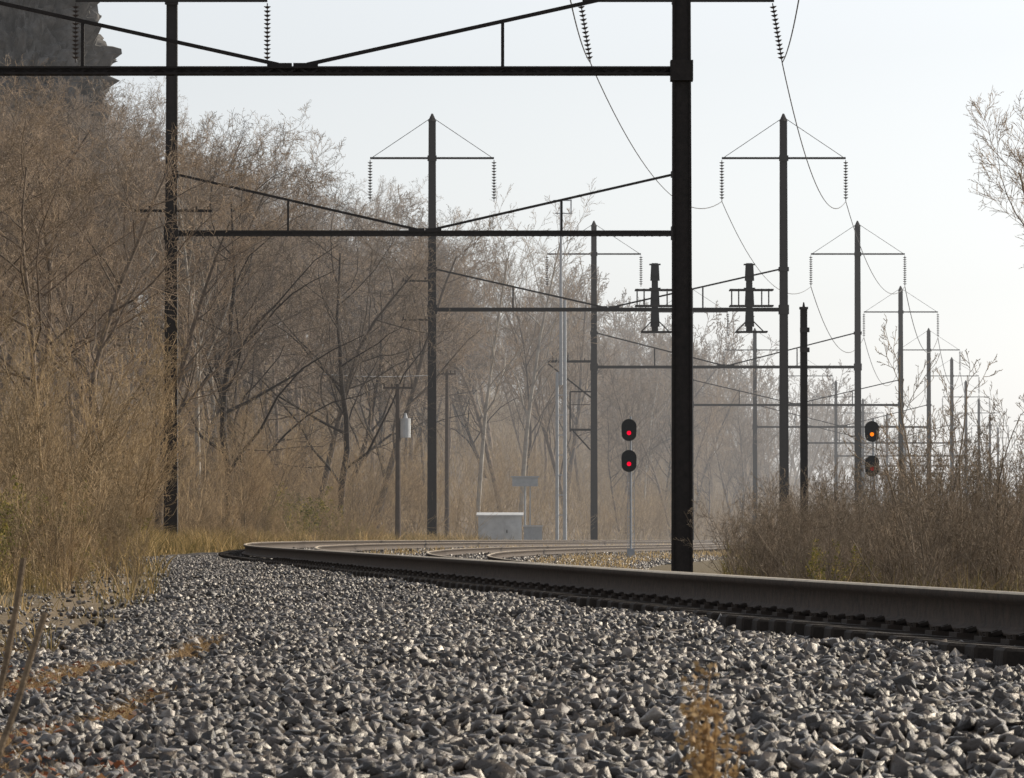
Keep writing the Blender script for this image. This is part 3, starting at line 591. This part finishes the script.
def underbrush():
    n=56000; D=rs.uniform(140,1000,n); X=PX(rs.uniform(-60,1000,n),D); s=X-TR(D); k=(s<-8.5)&(s>-70); X,D=X[k],D[k]
    px=X/D*F+512; k=~((D<272)&(px>470)&(px<545))&~((D<178)&(px>150)&(px<192)); X,D=X[k],D[k]; n=len(X)
    Z=zg(X,D)-.1; H=rs.uniform(.7,2.6,n)*(1+D/900); S=[]; p=np.stack([X,D,Z],1); d=rs.normal(0,.38,(n,3)); d[:,2]=1; r=.006+D*.00003
    for i in range(3):
        q=p+d*(H/3)[:,None]; S.append(np.concatenate([p,q,(r*(1-.25*i))[:,None],(r*(.75-.25*i))[:,None]],1)); 
        e=p+(d+rs.normal(0,.6,(n,3)))*(H/2.6)[:,None]; S.append(np.concatenate([p,e,(r*.6)[:,None],(r*.35)[:,None]],1)); p=q; d=d+rs.normal(0,.25,(n,3))
    V,Fc=prisms(np.concatenate(S),3); tag(link('underbrush',npmesh('underbrush',V,Fc),M['shrub']),'tangled tan underbrush covering the floor of the woods','underbrush',kind='stuff')
underbrush()
# ---------------------------------------------------------------- grass
def blades(X,Y,H,w,name,label,lean=.35,tone=None,z=None,m='grass'):
    n=len(X); Z=zg(X,Y)-.02 if z is None else z; a=rs.uniform(0,6.28,n); dx=np.cos(a);dy=np.sin(a); ln=rs.uniform(.05,lean,n)*H; b=rs.uniform(0,6.28,n)
    p=np.stack([X,Y,Z],1); wv=np.stack([dx,dy,0*dx],1)*w[:,None]; mid=p+np.stack([np.cos(b)*ln*.35,np.sin(b)*ln*.35,H*.55],1); top=p+np.stack([np.cos(b)*ln,np.sin(b)*ln,H],1)
    V=np.stack([p-wv,p+wv,mid+wv*.7,mid-wv*.7,top+wv*.1,top-wv*.1],1).reshape(-1,3); i=np.arange(n)[:,None]*6
    Fc=np.concatenate([i+np.array([[0,1,2,3]]),i+np.array([[3,2,4,5]])]); t=rs.beta(2,2,n) if tone is None else tone
    return tag(link(name,npmesh(name,V,Fc,np.concatenate([t,t])),M[m]),label,'grass',kind='stuff')
n=200000; Y=rs.uniform(14,240,n); s=-rs.uniform(2.2,15,n); X=TR(Y)+s
W=bwn(Y)
cl=np.sin(X*1.9+Y*.45)+np.sin(X*.7-Y*.23+1)+.8*np.sin(X*3.7+Y*.9)
path=np.abs(s+W+.7)<.45
k=(np.abs(X)<Y*.115+.5)&(-s>W+.05)&(cl+rs.normal(0,.8,n)>-.1)&~(path&(rs.rand(n)<.85)); X,Y,s,cl=X[k],Y[k],s[k],cl[k]
H=rs.uniform(.05,.32,len(X))*(1+.6*sm(50,110,Y))*(1+.4*cl)*np.where(Y<45,.5,1); H=np.abs(H)+.03
blades(X,Y,H,.003+Y*.00006,'grass','tan and olive dry grass along the left verge',lean=1.2,tone=np.clip(rs.beta(1.6,2.3,len(X))*.9+.12*cl,0,1))
n=32000; Y=rs.uniform(50,170,n); s=rs.uniform(8.8,45,n); X=TR(Y)+s
k=(np.abs(X)<Y*.115+.5)&(X>Y*.045); X,Y=X[k],Y[k]; cl=np.sin(X*1.3+Y*.3)+np.sin(X*.5-Y*.2)
blades(X,Y,np.abs(rs.uniform(.1,.6,len(X))*(1+.4*cl)),.003+Y*.00005,'weeds','brown weeds and stalks in the scrub right of the tracks',lean=1.2,tone=np.clip(rs.beta(2,3,len(X))*.6,0,1))
n=14000; Y=rs.uniform(95,290,n); s=np.where(rs.rand(n)<.3,rs.uniform(2.4,3.2,n),rs.uniform(6.6,9.5,n)); X=TR(Y)+s; k=np.sin(Y*.3+X)+rs.normal(0,.6,n)>.2; X,Y=X[k],Y[k]
blades(X,Y,rs.uniform(.05,.30,len(X)),.004+Y*.00006,'trackside_weeds','low golden weeds growing between and beside the far rails',lean=.8,tone=rs.uniform(.4,1,len(X)))
n=110000; Y=rs.uniform(10,28,n); X=rs.uniform(-3.3,-.9,n); sd=stripd(X,Y); s=X-TR(Y); k=(sd<1.15+rs.normal(0,.2,n))|((-s>bwn(Y)-.1)&(rs.rand(n)<.3)&(np.sin(X*9+Y*2)+np.sin(Y*4.1-X*5)+rs.normal(0,.7,n)>-.3)); X,Y=X[k],Y[k]
print('straw',len(X))
blades(X,Y,rs.uniform(.008,.045,len(X)),rs.uniform(.001,.002,len(X)),'dry_straw','straw coloured dead grass strands lying in strips over the lower left stones',lean=5,tone=rs.beta(1.6,1.8,len(X)),z=zg(X,Y)+.008,m='straw')
n=1500; Y=rs.uniform(9.5,22,n); X=rs.uniform(-2.9,-.7,n); s=X-TR(Y); k=(-s>bwn(Y)-.3)|((stripd(X,Y)<1.6)&(rs.rand(n)<.5)); X,Y=X[k],Y[k]; n=len(X); c=np.stack([X,Y,zg(X,Y)+.035],1)
u=rs.normal(size=(n,3))*[1,1,.45]; u/=np.linalg.norm(u,axis=1)[:,None]; v=np.cross(u,[0,0,1]+rs.normal(0,.4,(n,3))); v/=np.linalg.norm(v,axis=1)[:,None]; l=rs.uniform(.010,.022,(n,1))
V=np.stack([c-u*l,c+v*l*.6+[0,0,.006],c+u*l,c-v*l*.6+[0,0,.008]],1).reshape(-1,3)
tag(link('fallen_leaves',npmesh('fallen_leaves',V,np.arange(4*n).reshape(-1,4),rs.rand(n)),M['fallen']),'red brown fallen leaves at the lower left','leaves',kind='stuff')
def weed(px,D,ytop,label):
    X=PX(px,D); g=float(zg(X,D)); r=random.Random(3); S=[];Lv=[]
    for k in range(11):
        p=Vector((r.uniform(-.012,.012),r.uniform(-.02,.02),0)); d=Vector((r.uniform(-.05,.05),r.uniform(-.15,.15),1)).normalized(); L=(PZ(ytop,D)-g)*r.uniform(.7,1.02)
        for i in range(10):
            q=p+d*L/10; S.append((*p,*q,.0011,.0009)); p=q; d=(d+Vector((r.gauss(0,.035),r.gauss(0,.05),0))).normalized()
            if i>=6:
                for _ in range(9):
                    e=p+Vector((r.gauss(0,.009),r.gauss(0,.012),r.uniform(-.01,.02))); S.append((*p,*e,.0005,.0004)); Lv.append(e)
    root=tag(empty('dried_weed',(X,D,g)),label,'weed'); V,Fc=prisms(S,4); link('stem',npmesh('stem',V,Fc,np.full(len(Fc),.45)),M['straw'],root)
    n=len(Lv); c=np.array([tuple(v) for v in Lv]); u=rs.normal(size=(n,3)); u/=np.linalg.norm(u,axis=1)[:,None]; v=np.cross(u,rs.normal(size=(n,3))); v/=np.linalg.norm(v,axis=1)[:,None]; l=.005
    V=np.stack([c-u*l,c+v*l,c+u*l,c-v*l],1).reshape(-1,3); o=link('seed_head',npmesh('seed_head',V,np.arange(4*n).reshape(-1,4),rs.uniform(.2,.85,n)),M['straw'],root); o['kind']='stuff'
weed(709,6.2,676,'dried brown weed with seed heads in front of the ballast, bottom centre right')
def stick(p,q,r,label):
    p=Vector(p);q=Vector(q); m=MB(p); pp=p; rd=random.Random(int(r*1e5))
    for i in range(6):
        t=(i+1)/6; e=p.lerp(q,t)+Vector((rd.gauss(0,.003),0,rd.gauss(0,.003))); m.cyl(pp,e,r*(1-.2*i/6),r*(1-.2*(i+1)/6),7); pp=e
    root=m.build('stick',M['stick']); root.location=p; tag(root,label,'stick')
D=9.0
stick((PX(-45,D),D,float(zg(PX(-45,D),D))-.02),(PX(42,D),D+.1,PZ(612,D)),.0078,'leaning brown stick at the left edge over the stones')
stick((PX(-60,D),D+.4,float(zg(PX(-60,D),D))-.02),(PX(5,D),D+.4,PZ(558,D)),.008,'taller broken stick at the very left edge')
# ---------------------------------------------------------------- cliff
def cliff():
    D=330; cx=PX(20,D); bm=bmesh.new(); bmesh.ops.create_cube(bm,size=2); bmesh.ops.subdivide_edges(bm,edges=bm.edges[:],cuts=60,use_grid_fill=True)
    org=Vector((cx,D,18))
    for v in bm.verts:
        p=Vector((v.co.x*5.0,v.co.y*6.0,(v.co.z+1)*.5*22))
        f=1-.10*max(0,v.co.z)-(.2*max(0,v.co.z-.5) if v.co.x>0 else 0)
        p.x*=f
        w=p+Vector((noise.noise(p*.6),noise.noise(p*.6+Vector((5,2,1))),noise.noise(p*.6+Vector((1,8,4)))))*1.2
        n=noise.fractal(p*.35+Vector((3,1,7)),.8,2.2,7); vd=noise.voronoi(Vector((w.x*.75+w.z*.2,w.y*.75,w.z*.35)))[0]; n3=noise.fractal(p*1.6,.8,2.1,4)
        d=Vector((v.co.x,v.co.y,v.co.z*.4)).normalized()
        v.co=p+d*(n*1.5+(vd[1]-vd[0])*2.4+n3*.6-.6)+Vector((0,0,n*.6))
    me=bpy.data.meshes.new('rock_cliff'); bm.to_mesh(me); bm.free(); o=link('rock_cliff',me,M['rock']); o.location=org; tag(o,'grey rock cliff rising above the trees at the top left','cliff')
cliff()
# ---------------------------------------------------------------- light, sky, camera
SE=R_(26); SA_=R_(54)
w=bpy.data.worlds.new('World'); bpy.context.scene.world=w; w.use_nodes=True; nt_=w.node_tree; bg=nt_.nodes['Background']
sk=nt_.nodes.new('ShaderNodeTexSky'); sk.sky_type='NISHITA'; sk.sun_disc=False; sk.sun_elevation=SE; sk.sun_rotation=SA_; sk.air_density=1.0; sk.dust_density=1.4; sk.ozone_density=1.5
hs=nt_.nodes.new('ShaderNodeHueSaturation'); hs.inputs['Saturation'].default_value=.2
tint=nt_.nodes.new('ShaderNodeVectorMath'); tint.operation='MULTIPLY'; tint.inputs[1].default_value=(.99,1.0,1.025)
nt_.links.new(sk.outputs[0],hs.inputs['Color']); nt_.links.new(hs.outputs[0],tint.inputs[0]); nt_.links.new(tint.outputs[0],bg.inputs[0]); bg.inputs[1].default_value=.15
l=bpy.data.lights.new('sun','SUN'); l.energy=5; l.angle=R_(.5); l.color=(1,.87,.68); lo=bpy.data.objects.new('sun',l); C.objects.link(lo)
dirv=Vector((math.sin(SA_)*math.cos(SE),math.cos(SA_)*math.cos(SE),math.sin(SE))); lo.rotation_euler=dirv.to_track_quat('Z','Y').to_euler(); lo.location=(30,30,60)
cd=bpy.data.cameras.new('camera'); co=bpy.data.objects.new('camera',cd); C.objects.link(co); co.location=(0,0,0); co.rotation_euler=(R_(90)+math.atan((HY-389)/F),0,0)
cd.sensor_width=36; cd.lens=F/1024*36; cd.clip_start=.5; cd.clip_end=6000
cd.dof.use_dof=True; cd.dof.focus_distance=38; cd.dof.aperture_fstop=40
sc=bpy.context.scene; sc.camera=co; sc.view_settings.view_transform='Standard'; sc.view_settings.look='None'; sc.view_settings.exposure=0
